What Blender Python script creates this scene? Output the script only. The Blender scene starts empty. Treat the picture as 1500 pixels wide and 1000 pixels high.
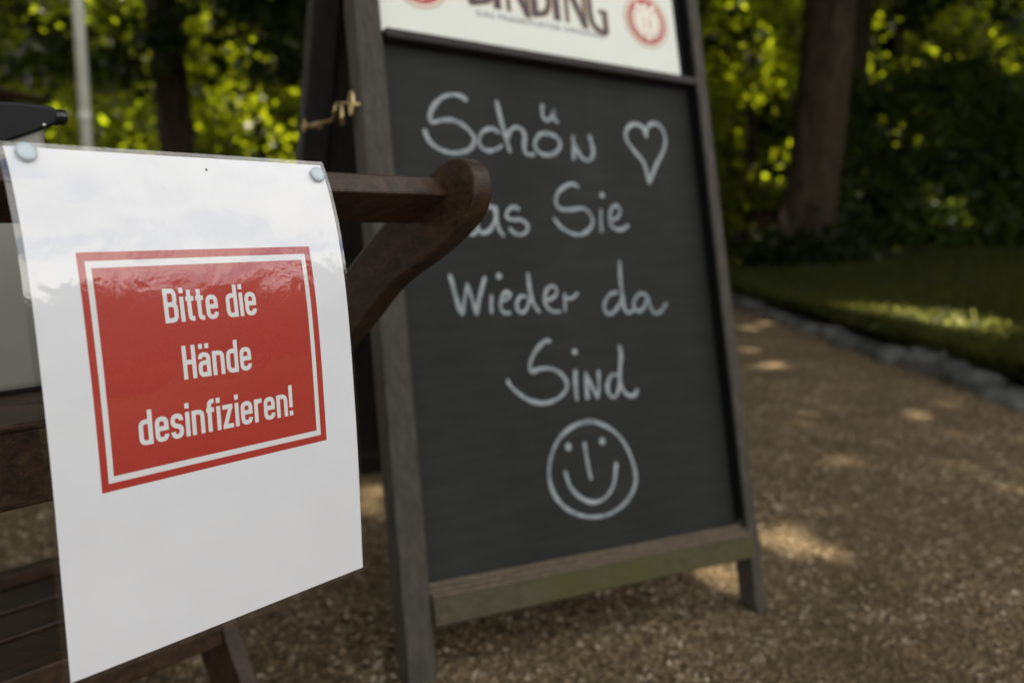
import bpy, math, random
import numpy as np
random.seed(7); rng = np.random.default_rng(7)
R = math.radians
sc = bpy.context.scene
col = sc.collection

# ------------------------------------------------------------------ camera
CAMZ = 0.65                       # lens height above the path
F, PITCH, ROLL = 1262.5, 0.14229, -0.00506   # focal length in photo pixels (1500 wide), pitch down, roll
cam_d = bpy.data.cameras.new('camera'); cam = bpy.data.objects.new('camera', cam_d); col.objects.link(cam)
cam.location = (0, 0, CAMZ)
cam.rotation_mode = 'XYZ'
cam.rotation_euler = (math.pi/2 - PITCH, ROLL, 0)
cam_d.sensor_width = 36; cam_d.lens = 36*F/1500; cam_d.clip_start = 0.02; cam_d.clip_end = 2000
cam_d.dof.use_dof = True; cam_d.dof.focus_distance = 0.575; cam_d.dof.aperture_fstop = 4.6; cam_d.dof.aperture_blades = 0
sc.camera = cam

# ------------------------------------------------------------------ light
SUN_EL, SUN_AZ = R(52), math.atan2(-0.35, 0.94)      # azimuth from +Y towards +X
SUN = np.array([math.sin(SUN_AZ)*math.cos(SUN_EL), math.cos(SUN_AZ)*math.cos(SUN_EL), math.sin(SUN_EL)])
w = bpy.data.worlds.new('World'); sc.world = w; w.use_nodes = True
nt = w.node_tree; bg = nt.nodes['Background']
sky = nt.nodes.new('ShaderNodeTexSky'); sky.sky_type = 'NISHITA'; sky.sun_disc = False
sky.sun_elevation = SUN_EL; sky.sun_rotation = SUN_AZ; sky.air_density = 1.0; sky.dust_density = 3.0; sky.ozone_density = 0.6
# broken white cloud over the whole sky
tcw = nt.nodes.new('ShaderNodeTexCoord'); sep = nt.nodes.new('ShaderNodeSeparateXYZ'); nt.links.new(tcw.outputs['Generated'], sep.inputs[0])
zz_ = nt.nodes.new('ShaderNodeMath'); zz_.operation = 'MAXIMUM'; nt.links.new(sep.outputs[2], zz_.inputs[0]); zz_.inputs[1].default_value = 0.0
za_ = nt.nodes.new('ShaderNodeMath'); za_.operation = 'ADD'; nt.links.new(zz_.outputs[0], za_.inputs[0]); za_.inputs[1].default_value = .25
dv = nt.nodes.new('ShaderNodeVectorMath'); dv.operation = 'DIVIDE'; cb_ = nt.nodes.new('ShaderNodeCombineXYZ')
for k in range(3): nt.links.new(za_.outputs[0], cb_.inputs[k])
nt.links.new(tcw.outputs['Generated'], dv.inputs[0]); nt.links.new(cb_.outputs[0], dv.inputs[1])
cn = nt.nodes.new('ShaderNodeTexNoise'); cn.inputs['Scale'].default_value = 3.6; cn.inputs['Detail'].default_value = 9; cn.inputs['Roughness'].default_value = .58; cn.inputs['Distortion'].default_value = .4
nt.links.new(dv.outputs[0], cn.inputs['Vector'])
crp = nt.nodes.new('ShaderNodeValToRGB'); crp.color_ramp.elements[0].position = .34; crp.color_ramp.elements[1].position = .54; nt.links.new(cn.outputs['Fac'], crp.inputs[0])
bw = nt.nodes.new('ShaderNodeRGBToBW'); nt.links.new(sky.outputs[0], bw.inputs[0])
clc = nt.nodes.new('ShaderNodeVectorMath'); clc.operation = 'SCALE'; clc.inputs[0].default_value = (3.3, 3.2, 2.98); nt.links.new(bw.outputs[0], clc.inputs['Scale'])
cmx = nt.nodes.new('ShaderNodeMix'); cmx.data_type = 'RGBA'; nt.links.new(crp.outputs[0], cmx.inputs[0]); nt.links.new(sky.outputs[0], cmx.inputs[6]); nt.links.new(clc.outputs[0], cmx.inputs[7])
nt.links.new(cmx.outputs[2], bg.inputs[0]); bg.inputs[1].default_value = 0.13
sl = bpy.data.lights.new('sun', 'SUN'); sl.energy = 5.0; sl.angle = R(0.53); sl.color = (1, .89, .70)
so = bpy.data.objects.new('sun', sl); col.objects.link(so); so.location = (0, 0, 30)
from mathutils import Vector, Matrix
so.rotation_euler = Vector(SUN).to_track_quat('Z', 'Y').to_euler()
vs = sc.view_settings; vs.view_transform = 'Standard'; vs.look = 'None'; vs.exposure = 1.62; vs.gamma = 1.0
sc.cycles.use_denoising = True
sc.cycles.max_bounces = 8; sc.cycles.transparent_max_bounces = 12
sc.cycles.sample_clamp_indirect = 6

# ------------------------------------------------------------------ pixel helpers (photo pixel -> direction; distance from a plane)
cp_, sp_ = math.cos(PITCH), math.sin(PITCH); cr_, sr_ = math.cos(ROLL), math.sin(ROLL)
CAM = np.array([0, 0, CAMZ])
def ray(px, py):
    x, u = (px-750)/F, -(py-500)/F
    x0 = x*cr_ + u*sr_; u0 = -x*sr_ + u*cr_
    return np.array([x0, cp_ + sp_*u0, -sp_ + cp_*u0])
def on_plane(px, py, o, n):
    D = ray(px, py); return CAM + D*(((o-CAM)@n)/(D@n))
def on_ground(px, py, z=0.0):
    D = ray(px, py); return CAM + D*((z-CAMZ)/D[2])

# ------------------------------------------------------------------ materials
def mat(name):
    m = bpy.data.materials.new(name); m.use_nodes = True
    t = m.node_tree; return m, t, t.nodes['Principled BSDF']
def N(t, typ, **kw):
    n = t.nodes.new(typ)
    for k, v in kw.items():
        if k in n.inputs: n.inputs[k].default_value = v
        else: setattr(n, k, v)
    return n
def coords(t, scale=(1, 1, 1), rot=(0, 0, 0), kind='Object'):
    tc = N(t, 'ShaderNodeTexCoord'); mp = N(t, 'ShaderNodeMapping')
    mp.inputs['Scale'].default_value = scale; mp.inputs['Rotation'].default_value = rot
    t.links.new(tc.outputs[kind], mp.inputs[0]); return mp.outputs[0]
def ramp(t, src, stops):
    r = N(t, 'ShaderNodeValToRGB'); e = r.color_ramp.elements
    while len(e) < len(stops): e.new(.5)
    for el, (p, c) in zip(e, stops): el.position = p; el.color = (*c, 1)
    t.links.new(src, r.inputs[0]); return r.outputs[0]
def noise(t, vec, scale, detail=4, rough=.55, dist=0):
    n = N(t, 'ShaderNodeTexNoise'); n.inputs['Scale'].default_value = scale; n.inputs['Detail'].default_value = detail
    n.inputs['Roughness'].default_value = rough; n.inputs['Distortion'].default_value = dist
    t.links.new(vec, n.inputs['Vector']); return n.outputs['Fac']
def mix(t, fac, a, b):
    m = N(t, 'ShaderNodeMix', data_type='RGBA')
    for i, v in ((0, fac), (6, a), (7, b)):
        if isinstance(v, (int, float)): m.inputs[i].default_value = v
        elif isinstance(v, tuple): m.inputs[i].default_value = (*v, 1)
        else: t.links.new(v, m.inputs[i])
    return m.outputs[2]
def bump(t, b, src, strength=.3, dist=.002):
    n = N(t, 'ShaderNodeBump'); n.inputs['Strength'].default_value = strength; n.inputs['Distance'].default_value = dist
    t.links.new(src, n.inputs['Height']); t.links.new(n.outputs[0], b.inputs['Normal'])
M = {}
def wood(name, dark, light, axis_rot, rough=.5, green=None, scale=1.0, bumps=.35, spec=.18):
    m, t, b = mat(name)
    v = coords(t, (9*scale, 9*scale, 1.0*scale) if axis_rot is None else (1.2*scale, 14*scale, 14*scale), (0, 0, 0) if axis_rot is None else axis_rot)
    g = noise(t, v, 9, 8, .62, .6); c = ramp(t, g, [(.3, dark), (.72, light)])
    g2 = noise(t, v, 45, 4, .6); c = mix(t, ramp(t, g2, [(.45, (0, 0, 0)), (.75, (.35, .35, .35))]), c, tuple(x*.45 for x in dark))
    if green:
        n3 = noise(t, coords(t), 6, 5, .6); f3 = ramp(t, n3, [(.38, (0, 0, 0)), (.66, (.85, .85, .85))]); c = mix(t, f3, c, green)
    t.links.new(c, b.inputs['Base Color']); b.inputs['Roughness'].default_value = rough; b.inputs['Specular IOR Level'].default_value = spec
    bump(t, b, g2, bumps, .0015); M[name] = m
PSI = 0.8762096525963223
wood('trolley_wood', (.0095, .0050, .0028), (.068, .038, .0215), (0, 0, -PSI), .40, bumps=.4, spec=.34)
wood('trolley_arm', (.0105, .0055, .0030), (.056, .0310, .0170), (0, 0, -PSI-math.pi/2), .42, bumps=.4, spec=.24)
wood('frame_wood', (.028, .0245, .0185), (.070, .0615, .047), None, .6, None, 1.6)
wood('ledge_wood', (.036, .030, .019), (.085, .071, .046), (0, 0, -.5414), .7, (.055, .052, .013), 1.0)
wood('ledge_lit', (.055, .044, .028), (.145, .118, .080), (0, 0, -.5414), .7, None, 1.2)  # paler tan stands in for light falling on the ledge top
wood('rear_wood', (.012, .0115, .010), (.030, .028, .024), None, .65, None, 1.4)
wood('strip_wood', (.018, .0165, .0135), (.038, .034, .028), (0, 0, -.5414), .5)
wood('hut_wood', (.03, .018, .012), (.07, .042, .028), None, .7)

def plain(name, c, rough=.5, metal=0.0, nz=0.0, nscale=40, coat=0):
    m, t, b = mat(name)
    if nz:
        g = noise(t, coords(t), nscale, 5); cc = ramp(t, g, [(.3, tuple(x*(1-nz) for x in c)), (.7, tuple(min(1, x*(1+nz)) for x in c))])
        t.links.new(cc, b.inputs['Base Color'])
    else: b.inputs['Base Color'].default_value = (*c, 1)
    b.inputs['Roughness'].default_value = rough; b.inputs['Metallic'].default_value = metal
    if coat: b.inputs['Coat Weight'].default_value = coat
    M[name] = m; return m, t, b
plain('paper', (.68, .68, .70), .55, 0, .02, 30)
plain('print_white', (.66, .655, .65), .55)
m, t, b = mat('print_red'); M['print_red'] = m
v = coords(t); g = noise(t, v, 900, 3, .7); g2 = noise(t, coords(t, (1, 1, 9)), 12, 4)
c = mix(t, ramp(t, g, [(.35, (0, 0, 0)), (.7, (1, 1, 1))]), (.345, .021, .013), (.42, .036, .020))
c = mix(t, ramp(t, g2, [(.4, (0, 0, 0)), (.75, (.3, .3, .3))]), c, (.44, .052, .020))
t.links.new(c, b.inputs['Base Color']); b.inputs['Roughness'].default_value = .5
# laminate film: clear, glossy, faintly wavy
m = bpy.data.materials.new('laminate'); m.use_nodes = True; t = m.node_tree; t.nodes.remove(t.nodes['Principled BSDF']); M['laminate'] = m
out = t.nodes['Material Output']; tr = N(t, 'ShaderNodeBsdfTransparent'); tr.inputs[0].default_value = (.965, .965, .97, 1)
gl = N(t, 'ShaderNodeBsdfGlossy'); gl.inputs['Roughness'].default_value = .05; gl.inputs['Color'].default_value = (1, 1, 1, 1)
fr = N(t, 'ShaderNodeFresnel'); 
gb = N(t, 'ShaderNodeNewGeometry'); io = N(t, 'ShaderNodeMapRange'); io.inputs['To Min'].default_value = 1.7; io.inputs['To Max'].default_value = 1/1.7
t.links.new(gb.outputs['Backfacing'], io.inputs['Value']); t.links.new(io.outputs[0], fr.inputs['IOR'])
mx = N(t, 'ShaderNodeMixShader')
bp = N(t, 'ShaderNodeBump'); bp.inputs['Strength'].default_value = .28; bp.inputs['Distance'].default_value = .003
g1 = noise(t, coords(t, (1, 1, 1)), 26, 3, .5, .8); g2 = noise(t, coords(t), 320, 2, .5)
ad = N(t, 'ShaderNodeMath', operation='MULTIPLY_ADD'); t.links.new(g2, ad.inputs[0]); ad.inputs[1].default_value = .06; t.links.new(g1, ad.inputs[2])
t.links.new(ad.outputs[0], bp.inputs['Height']); t.links.new(bp.outputs[0], gl.inputs['Normal']); t.links.new(bp.outputs[0], fr.inputs['Normal'])
t.links.new(fr.outputs[0], mx.inputs[0]); t.links.new(tr.outputs[0], mx.inputs[1]); t.links.new(gl.outputs[0], mx.inputs[2]); t.links.new(mx.outputs[0], out.inputs[0])
# chalk panel with wiped smudges
m, t, b = mat('chalk_panel'); M['chalk_panel'] = m
g = noise(t, coords(t, (1, 1, .6)), 3.2, 6, .6, .5); g2 = noise(t, coords(t, (1.0, 1.0, 8)), 10, 5)
c = ramp(t, g, [(.3, (.0108, .0112, .0110)), (.75, (.0205, .0208, .0198))]); c = mix(t, ramp(t, g2, [(.45, (0, 0, 0)), (.8, (.28, .28, .28))]), c, (.040, .0395, .036))
t.links.new(c, b.inputs['Base Color']); b.inputs['Roughness'].default_value = .62; b.inputs['Specular IOR Level'].default_value = .14; bump(t, b, noise(t, coords(t), 400, 2), .15, .0005)
m, t, b = mat('chalk'); M['chalk'] = m
g = noise(t, coords(t), 55, 6, .7); g2 = noise(t, coords(t), 9, 3)
c = ramp(t, g, [(.28, (.085, .10, .105)), (.62, (.27, .305, .32))]); c = mix(t, ramp(t, g2, [(.4, (0, 0, 0)), (.7, (.4, .4, .4))]), c, (.38, .41, .41))
g3 = noise(t, coords(t), 420, 4, .7); c = mix(t, ramp(t, g3, [(.52, (0, 0, 0)), (.72, (.7, .7, .7))]), c, (.07, .075, .075))
t.links.new(c, b.inputs['Base Color']); b.inputs['Roughness'].default_value = .85
plain('sign_white', (.62, .635, .575), .35, 0, .02, 12)
plain('logo_dark', (.035, .022, .028), .4)
plain('logo_tan', (.42, .30, .18), .4)
plain('logo_red', (.38, .034, .030), .4)
plain('logo_cream', (.72, .68, .58), .4)
plain('brass', (.60, .46, .23), .33, .95, .2, 120)
plain('tack', (.45, .52, .56), .35, 0, .03, 200)
plain('steel', (.45, .45, .45), .35, 1)
plain('black_plastic', (.0055, .006, .0065), .42, 0, .2, 300)[2].inputs['Specular IOR Level'].default_value = .25
plain('nozzle_plastic', (.012, .013, .015), .22)
plain('bottle_plastic', (.20, .197, .172), .4, 0, .03, 20)
plain('pole_paint', (.60, .62, .54), .4, .2, .08, 10)
# gravel
def gravel_mat(name, sc_, lo, mid, hi):
    m, t, b = mat(name); v = coords(t)
    vo = N(t, 'ShaderNodeTexVoronoi'); vo.inputs['Scale'].default_value = sc_; t.links.new(v, vo.inputs['Vector'])
    sx = N(t, 'ShaderNodeSeparateColor'); t.links.new(vo.outputs['Color'], sx.inputs[0])
    c = ramp(t, sx.outputs[0], [(.05, lo), (.5, mid), (.85, tuple(x*1.35 for x in mid)), (1.0, hi)])
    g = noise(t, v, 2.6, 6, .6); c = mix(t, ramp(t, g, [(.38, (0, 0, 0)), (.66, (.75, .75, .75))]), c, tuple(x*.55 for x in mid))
    t.links.new(c, b.inputs['Base Color']); b.inputs['Roughness'].default_value = .9; b.inputs['Specular IOR Level'].default_value = .05
    bump(t, b, vo.outputs['Distance'], .8, .006); M[name] = m
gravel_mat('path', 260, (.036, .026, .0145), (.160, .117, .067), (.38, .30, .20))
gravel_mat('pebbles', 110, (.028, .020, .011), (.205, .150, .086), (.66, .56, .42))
m, t, b = mat('lawn'); M['lawn'] = m
c = ramp(t, noise(t, coords(t), 3, 6, .6), [(.3, (.011, .014, .004)), (.7, (.028, .033, .008))]); t.links.new(c, b.inputs['Base Color']); b.inputs['Roughness'].default_value = .9; b.inputs['Specular IOR Level'].default_value = .05
m, t, b = mat('stone'); M['stone'] = m
c = ramp(t, noise(t, coords(t), 14, 7, .65), [(.3, (.032, .032, .029)), (.7, (.17, .168, .16))]); c = mix(t, ramp(t, noise(t, coords(t), 4, 4), [(.45, (0, 0, 0)), (.7, (.6, .6, .6))]), c, (.03, .035, .018))
oi = N(t, 'ShaderNodeObjectInfo'); c = mix(t, ramp(t, oi.outputs['Random'], [(.2, (.6, .6, .6)), (.8, (0, 0, 0))]), c, (.03, .029, .025))
t.links.new(c, b.inputs['Base Color']); b.inputs['Roughness'].default_value = .85; bump(t, b, noise(t, coords(t), 30, 5), .6, .01)
m, t, b = mat('bark'); M['bark'] = m
g = noise(t, coords(t, (5, 5, .8)), 5, 8, .65, .5)
c = ramp(t, g, [(.34, (.012, .0085, .005)), (.68, (.070, .052, .033))]); t.links.new(c, b.inputs['Base Color']); b.inputs['Roughness'].default_value = .9; b.inputs['Specular IOR Level'].default_value = .08; bump(t, b, g, 1.0, .05)
def leaf_mat(name, dc, tc_, var=.4, trans=.55):
    m = bpy.data.materials.new(name); m.use_nodes = True; t = m.node_tree; t.nodes.remove(t.nodes['Principled BSDF']); M[name] = m
    out = t.nodes['Material Output']; v = coords(t)
    g = noise(t, v, 1.3, 3); g2 = noise(t, v, 9, 2)
    c1 = mix(t, ramp(t, g, [(.3, (0, 0, 0)), (.7, (1, 1, 1))]), tuple(x*(1-var) for x in dc), tuple(x*(1+var) for x in dc))
    c2 = mix(t, ramp(t, g2, [(.3, (0, 0, 0)), (.7, (1, 1, 1))]), tuple(x*(1-var) for x in tc_), tuple(min(.95, x*(1+var)) for x in tc_))
    d = N(t, 'ShaderNodeBsdfPrincipled'); d.inputs['Roughness'].default_value = .5; d.inputs['Specular IOR Level'].default_value = .22; t.links.new(c1, d.inputs['Base Color'])
    tl = N(t, 'ShaderNodeBsdfTranslucent'); t.links.new(c2, tl.inputs[0])
    mx = N(t, 'ShaderNodeMixShader'); mx.inputs[0].default_value = trans
    t.links.new(d.outputs[0], mx.inputs[1]); t.links.new(tl.outputs[0], mx.inputs[2]); t.links.new(mx.outputs[0], out.inputs[0])
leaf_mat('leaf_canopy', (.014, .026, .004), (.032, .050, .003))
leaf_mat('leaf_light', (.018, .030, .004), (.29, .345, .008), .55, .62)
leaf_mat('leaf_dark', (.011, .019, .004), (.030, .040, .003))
leaf_mat('leaf_hedge', (.030, .052, .010), (.08, .105, .008), .6)
leaf_mat('leaf_sunlit', (.085, .095, .035), (.34, .36, .09), .4)  # sunlight of the bright lawn patch put into the leaf colour
leaf_mat('grass_blade', (.022, .028, .005), (.085, .09, .010))

# ------------------------------------------------------------------ object helpers
def link(o, parent=None):
    col.objects.link(o)
    if parent is not None: o.parent = parent
    return o
def tag(o, label=None, cat=None, group=None, kind=None):
    for k, v in (('label', label), ('category', cat), ('group', group), ('kind', kind)):
        if v: o[k] = v
    return o
def root(name, loc, label, cat, group=None):
    o = bpy.data.objects.new(name, None); o.empty_display_size = .1; link(o); o.location = [float(x) for x in loc]
    tag(o, label, cat, group); return o
def origin_of(o):
    s = np.zeros(3)
    while o is not None: s = s + np.array(o.location); o = o.parent
    return s
def part(name, V, Fc, m, parent=None, smooth=False, bevel=0, flip=False):
    """V in world coordinates."""
    V = np.asarray(V, float).reshape(-1, 3)
    V = V - origin_of(parent)
    me = bpy.data.meshes.new(name)
    me.from_pydata(V.tolist(), [], [list(f)[::-1] if flip else list(f) for f in Fc]); me.update()
    o = bpy.data.objects.new(name, me); me.materials.append(M[m] if isinstance(m, str) else m); link(o, parent)
    if smooth: me.shade_smooth()
    if bevel:
        bv = o.modifiers.new('bevel', 'BEVEL'); bv.width = bevel; bv.segments = 2; bv.limit_method = 'ANGLE'; bv.angle_limit = R(40)
    return o
def part_np(name, V, Fc, m, parent=None, smooth=False):
    """large meshes: V (n,3) world, Fc (k,3|4) ints"""
    V = np.ascontiguousarray(V - origin_of(parent), dtype=np.float32); Fc = np.ascontiguousarray(Fc, dtype=np.int32); k = Fc.shape[1]
    me = bpy.data.meshes.new(name); me.vertices.add(len(V)); me.vertices.foreach_set('co', V.ravel())
    me.loops.add(Fc.size); me.loops.foreach_set('vertex_index', Fc.ravel())
    me.polygons.add(len(Fc)); me.polygons.foreach_set('loop_start', np.arange(0, Fc.size, k, dtype=np.int32))
    me.update(calc_edges=True); me.validate()
    o = bpy.data.objects.new(name, me); me.materials.append(M[m]); link(o, parent)
    if smooth: me.shade_smooth()
    return o
BOXF = [(0, 3, 2, 1), (4, 5, 6, 7), (0, 1, 5, 4), (1, 2, 6, 5), (2, 3, 7, 6), (3, 0, 4, 7)]
def box(o, ex, ey, ez, a, b_, c):
    P = lambda x, y, z: o + ex*x + ey*y + ez*z
    V = [P(a[0], b_[0], c[0]), P(a[1], b_[0], c[0]), P(a[1], b_[1], c[0]), P(a[0], b_[1], c[0]),
         P(a[0], b_[0], c[1]), P(a[1], b_[0], c[1]), P(a[1], b_[1], c[1]), P(a[0], b_[1], c[1])]
    det = np.dot(np.cross(ex, ey), ez)
    return V, (BOXF if det > 0 else [f[::-1] for f in BOXF])
def prism(outline, ext):
    """outline: list of 3D points (planar), extruded by vector ext; normals fixed afterwards"""
    A = [np.asarray(p) for p in outline]; n = len(A); V = A + [p+ext for p in A]
    Fc = [tuple(range(n))[::-1], tuple(range(n, 2*n))] + [(i, (i+1) % n, n+(i+1) % n, n+i) for i in range(n)]
    nrm = sum(np.cross(A[i]-A[0], A[(i+1) % n]-A[0]) for i in range(n))
    if nrm@ext < 0: Fc = [f[::-1] for f in Fc]
    return V, Fc
def tube(pts, rad, seg=10, caps=True):
    pts = [np.asarray(p, float) for p in pts]; n = len(pts)
    rad = [rad]*n if isinstance(rad, (int, float)) else rad
    V, Fc = [], []; prev = None
    for i, p in enumerate(pts):
        d = pts[min(i+1, n-1)]-pts[max(i-1, 0)]; d = d/np.linalg.norm(d)
        if prev is None:
            r = np.array([1, 0, 0]) if abs(d[0]) < .8 else np.array([0, 1, 0])
        else: r = prev
        x = r - d*(r@d); x /= np.linalg.norm(x); prev = x; y = np.cross(d, x)
        for k in range(seg):
            a = 2*math.pi*k/seg; V.append(p + (x*math.cos(a)+y*math.sin(a))*rad[i])
    for i in range(n-1):
        for k in range(seg):
            Fc.append((i*seg+k, i*seg+(k+1) % seg, (i+1)*seg+(k+1) % seg, (i+1)*seg+k))
    if caps: Fc.append(tuple(range(seg))[::-1]); Fc.append(tuple((n-1)*seg+k for k in range(seg)))
    return V, Fc
def merge(*vf):
    V, Fc = [], []
    for v, f in vf:
        b0 = len(V); V += list(v); Fc += [tuple(i+b0 for i in q) for q in f]
    return V, Fc
def catmull(P, n=8, closed=False):
    P = [np.asarray(p, float) for p in P]; out = []
    m = len(P); rng_ = range(m if closed else m-1)
    for i in rng_:
        if closed: a, b_, c, d = P[(i-1) % m], P[i], P[(i+1) % m], P[(i+2) % m]
        else: a, b_, c, d = P[max(i-1, 0)], P[i], P[i+1], P[min(i+2, m-1)]
        for k in range(n):
            s = k/n; out.append(.5*((2*b_)+(-a+c)*s+(2*a-5*b_+4*c-d)*s*s+(-a+3*b_-3*c+d)*s**3))
    if not closed: out.append(P[-1])
    return out
def ribbon2(pts, width, caps_round=False):
    """2-D stroke -> list of quads (2-D verts, faces). width scalar or list."""
    pts = [np.asarray(p, float) for p in pts]; n = len(pts)
    wd = [width]*n if isinstance(width, (int, float)) else list(width)
    V, Fc = [], []
    for i, p in enumerate(pts):
        a = pts[max(i-1, 0)]; c = pts[min(i+1, n-1)]; d = c-a; L = np.linalg.norm(d); d = d/L if L > 1e-12 else np.array([1., 0])
        k = 1.0
        if 0 < i < n-1:
            d1 = p-pts[i-1]; d1 /= np.linalg.norm(d1); k = 1/max(.6, abs(d1@d))
        nr = np.array([-d[1], d[0]]); V += [p+nr*wd[i]/2*k, p-nr*wd[i]/2*k]
    for i in range(n-1): Fc.append((2*i, 2*i+1, 2*i+3, 2*i+2))
    if caps_round:
        for i, s in ((0, -1), (n-1, 1)):
            p = pts[i]; q = pts[1] if i == 0 else pts[n-2]; d = p-q; d /= np.linalg.norm(d); nr = np.array([-d[1], d[0]]); b0 = len(V)
            K = 7
            for k in range(K+1):
                a = math.pi*k/K; V.append(p+(nr*math.cos(a)+d*math.sin(a))*wd[i]/2)
            Fc.append(tuple(range(b0, b0+K+1))[::-1])
    return V, Fc
def disc2(c, r, n=20):
    return [np.array([c[0]+r*math.cos(2*math.pi*k/n), c[1]+r*math.sin(2*math.pi*k/n)]) for k in range(n)], [tuple(range(n))]

# ================================================================== SETTING
def gz(x, y):
    """height of the path"""
    x = np.asarray(x, float); y = np.asarray(y, float)
    z = .030*np.exp(-((x+.13)**2+(y-1.05)**2)/.30**2) + .004*np.sin(3.1*x+1.3*y)*np.sin(2.3*y-.7*x)
    z = z - .016*np.exp(-((x-.43)**2+(y-1.42)**2)/.16**2)
    return z
def lawn_z(x, y):
    x = np.asarray(x, float); y = np.asarray(y, float)
    d = np.clip(x-1.85, 0, None)
    return .085 + .20*(1-np.exp(-d/1.4))*np.clip((y+1)/8, .25, 1.3) + .012*np.sin(1.9*x+.6)*np.sin(2.2*y)
def sheet_grid(name, xs, ys, zf, m, kind='structure'):
    X, Y = np.meshgrid(xs, ys); V = np.stack([X, Y, zf(X, Y)], -1).reshape(-1, 3); nx, ny = len(xs), len(ys)
    I = np.arange(nx*ny).reshape(ny, nx); Fc = np.stack([I[:-1, :-1], I[:-1, 1:], I[1:, 1:], I[1:, :-1]], -1).reshape(-1, 4)
    o = part_np(name, V, Fc, m, None, True); tag(o, kind=kind); return o
fine = np.concatenate([[-600, -150, -40, -12, -6], np.arange(-4, 4.01, .06), [6, 12, 40, 150, 600]])
finy = np.concatenate([[-600, -150, -40, -12, -4], np.arange(-1, 6.01, .06), [8, 12, 20, 40, 150, 600]])
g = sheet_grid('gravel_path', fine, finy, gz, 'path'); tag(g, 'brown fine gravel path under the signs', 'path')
def kerb_x(y): return 1.80 + .05*np.sin(np.asarray(y, float)*.8) - .004*np.clip(np.asarray(y, float)-6, 0, None)**2*.8
lx = np.concatenate([np.arange(0, 4, .15), np.arange(4, 14, .6), [20, 40, 90]]); ly = np.concatenate([[-30, -12], np.arange(-6, 14, .2), [16, 20, 30, 60]])
X, Y = np.meshgrid(lx, ly); XX = X + kerb_x(Y) + .03; Z = lawn_z(XX, Y); V = np.stack([XX, Y, Z], -1).reshape(-1, 3); I = np.arange(X.size).reshape(X.shape)
Fc = np.stack([I[:-1, :-1], I[:-1, 1:], I[1:, 1:], I[1:, :-1]], -1).reshape(-1, 4)
lw = part_np('lawn', V, Fc, 'lawn', None, True); tag(lw, 'shaded green lawn beyond the stone kerb', 'lawn', kind='structure')
# grass blades
n = 90000
gy = rng.uniform(1.5, 10.5, n); gx = kerb_x(gy) + .05 + np.where(rng.uniform(0, 1, n) < .12, rng.exponential(.08, n), rng.exponential(2.6, n))
base = np.stack([gx, gy, lawn_z(gx, gy)-.005], -1); a = rng.uniform(0, 6.283, n); hh = rng.uniform(.03, .085, n)+.07*rng.uniform(0, 1, n)*np.exp(-(gx-kerb_x(gy))/.12); wd = rng.uniform(.004, .008, n)*(.6+gy/6)
side = np.stack([np.cos(a), np.sin(a), 0*a], -1)*wd[:, None]; tip = base + np.stack([rng.normal(0, .02, n), rng.normal(0, .02, n), hh], -1)
V = np.stack([base-side, base+side, tip], 1).reshape(-1, 3)
gr = part_np('grass', V, np.arange(3*n).reshape(-1, 3), 'grass_blade'); tag(gr, 'short green grass blades covering the lawn', 'grass', kind='stuff')
C = np.concatenate([on_ground(px, py, .17)+rng.normal(0, 1, (130, 3))*np.array([.10, .12, .01]) for px, py in ((1272, 450), (1300, 454), (1335, 458), (1370, 462), (1400, 466), (1425, 472))])
C[:, 2] = lawn_z(C[:, 0], C[:, 1])+.02+np.abs(rng.normal(0, .018, len(C)))
M_leaves = C
# loose gravel
def pebbles(nn, xr, yr, s0, s1):
    x = rng.uniform(*xr, nn); y = yr[0] + (yr[1]-yr[0])*rng.uniform(0, 1, nn)**1.5
    k = np.abs(x) < y*.66+.15; x, y = x[k], y[k]; k = x < kerb_x(y)-.05; x, y = x[k], y[k]; nn = len(x)
    s = rng.uniform(s0, s1, nn)*(1+1.2*(rng.uniform(0, 1, nn) > .985)); c = np.stack([x, y, gz(x, y)+s*.15], -1); a = rng.uniform(0, 6.283, nn)
    V = np.zeros((nn, 5, 3))
    for k in range(4):
        rr = s*rng.uniform(.7, 1.2, nn); V[:, k] = c + np.stack([np.cos(a+k*1.571)*rr, np.sin(a+k*1.571)*rr, -s*.35+0*rr], -1)
    V[:, 4] = c + np.stack([rng.normal(0, .3, nn)*s, rng.normal(0, .3, nn)*s, s*rng.uniform(.45, .9, nn)], -1)
    b0 = np.arange(nn)[:, None]*5; Fc = np.concatenate([b0+np.array(q) for q in ((0, 1, 4), (1, 2, 4), (2, 3, 4), (3, 0, 4))])
    return V.reshape(-1, 3), Fc
V1, F1 = pebbles(210000, (-1.9, 1.9), (.85, 3.0), .0019, .0054); V2, F2 = pebbles(50000, (-2.6, 2.2), (2.9, 6.5), .003, .007)
gv = part_np('gravel', np.concatenate([V1, V2]), np.concatenate([F1, F2+len(V1)]), 'pebbles', None, True); tag(gv, 'loose brown gravel grains strewn over the path', 'gravel', kind='stuff')
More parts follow.
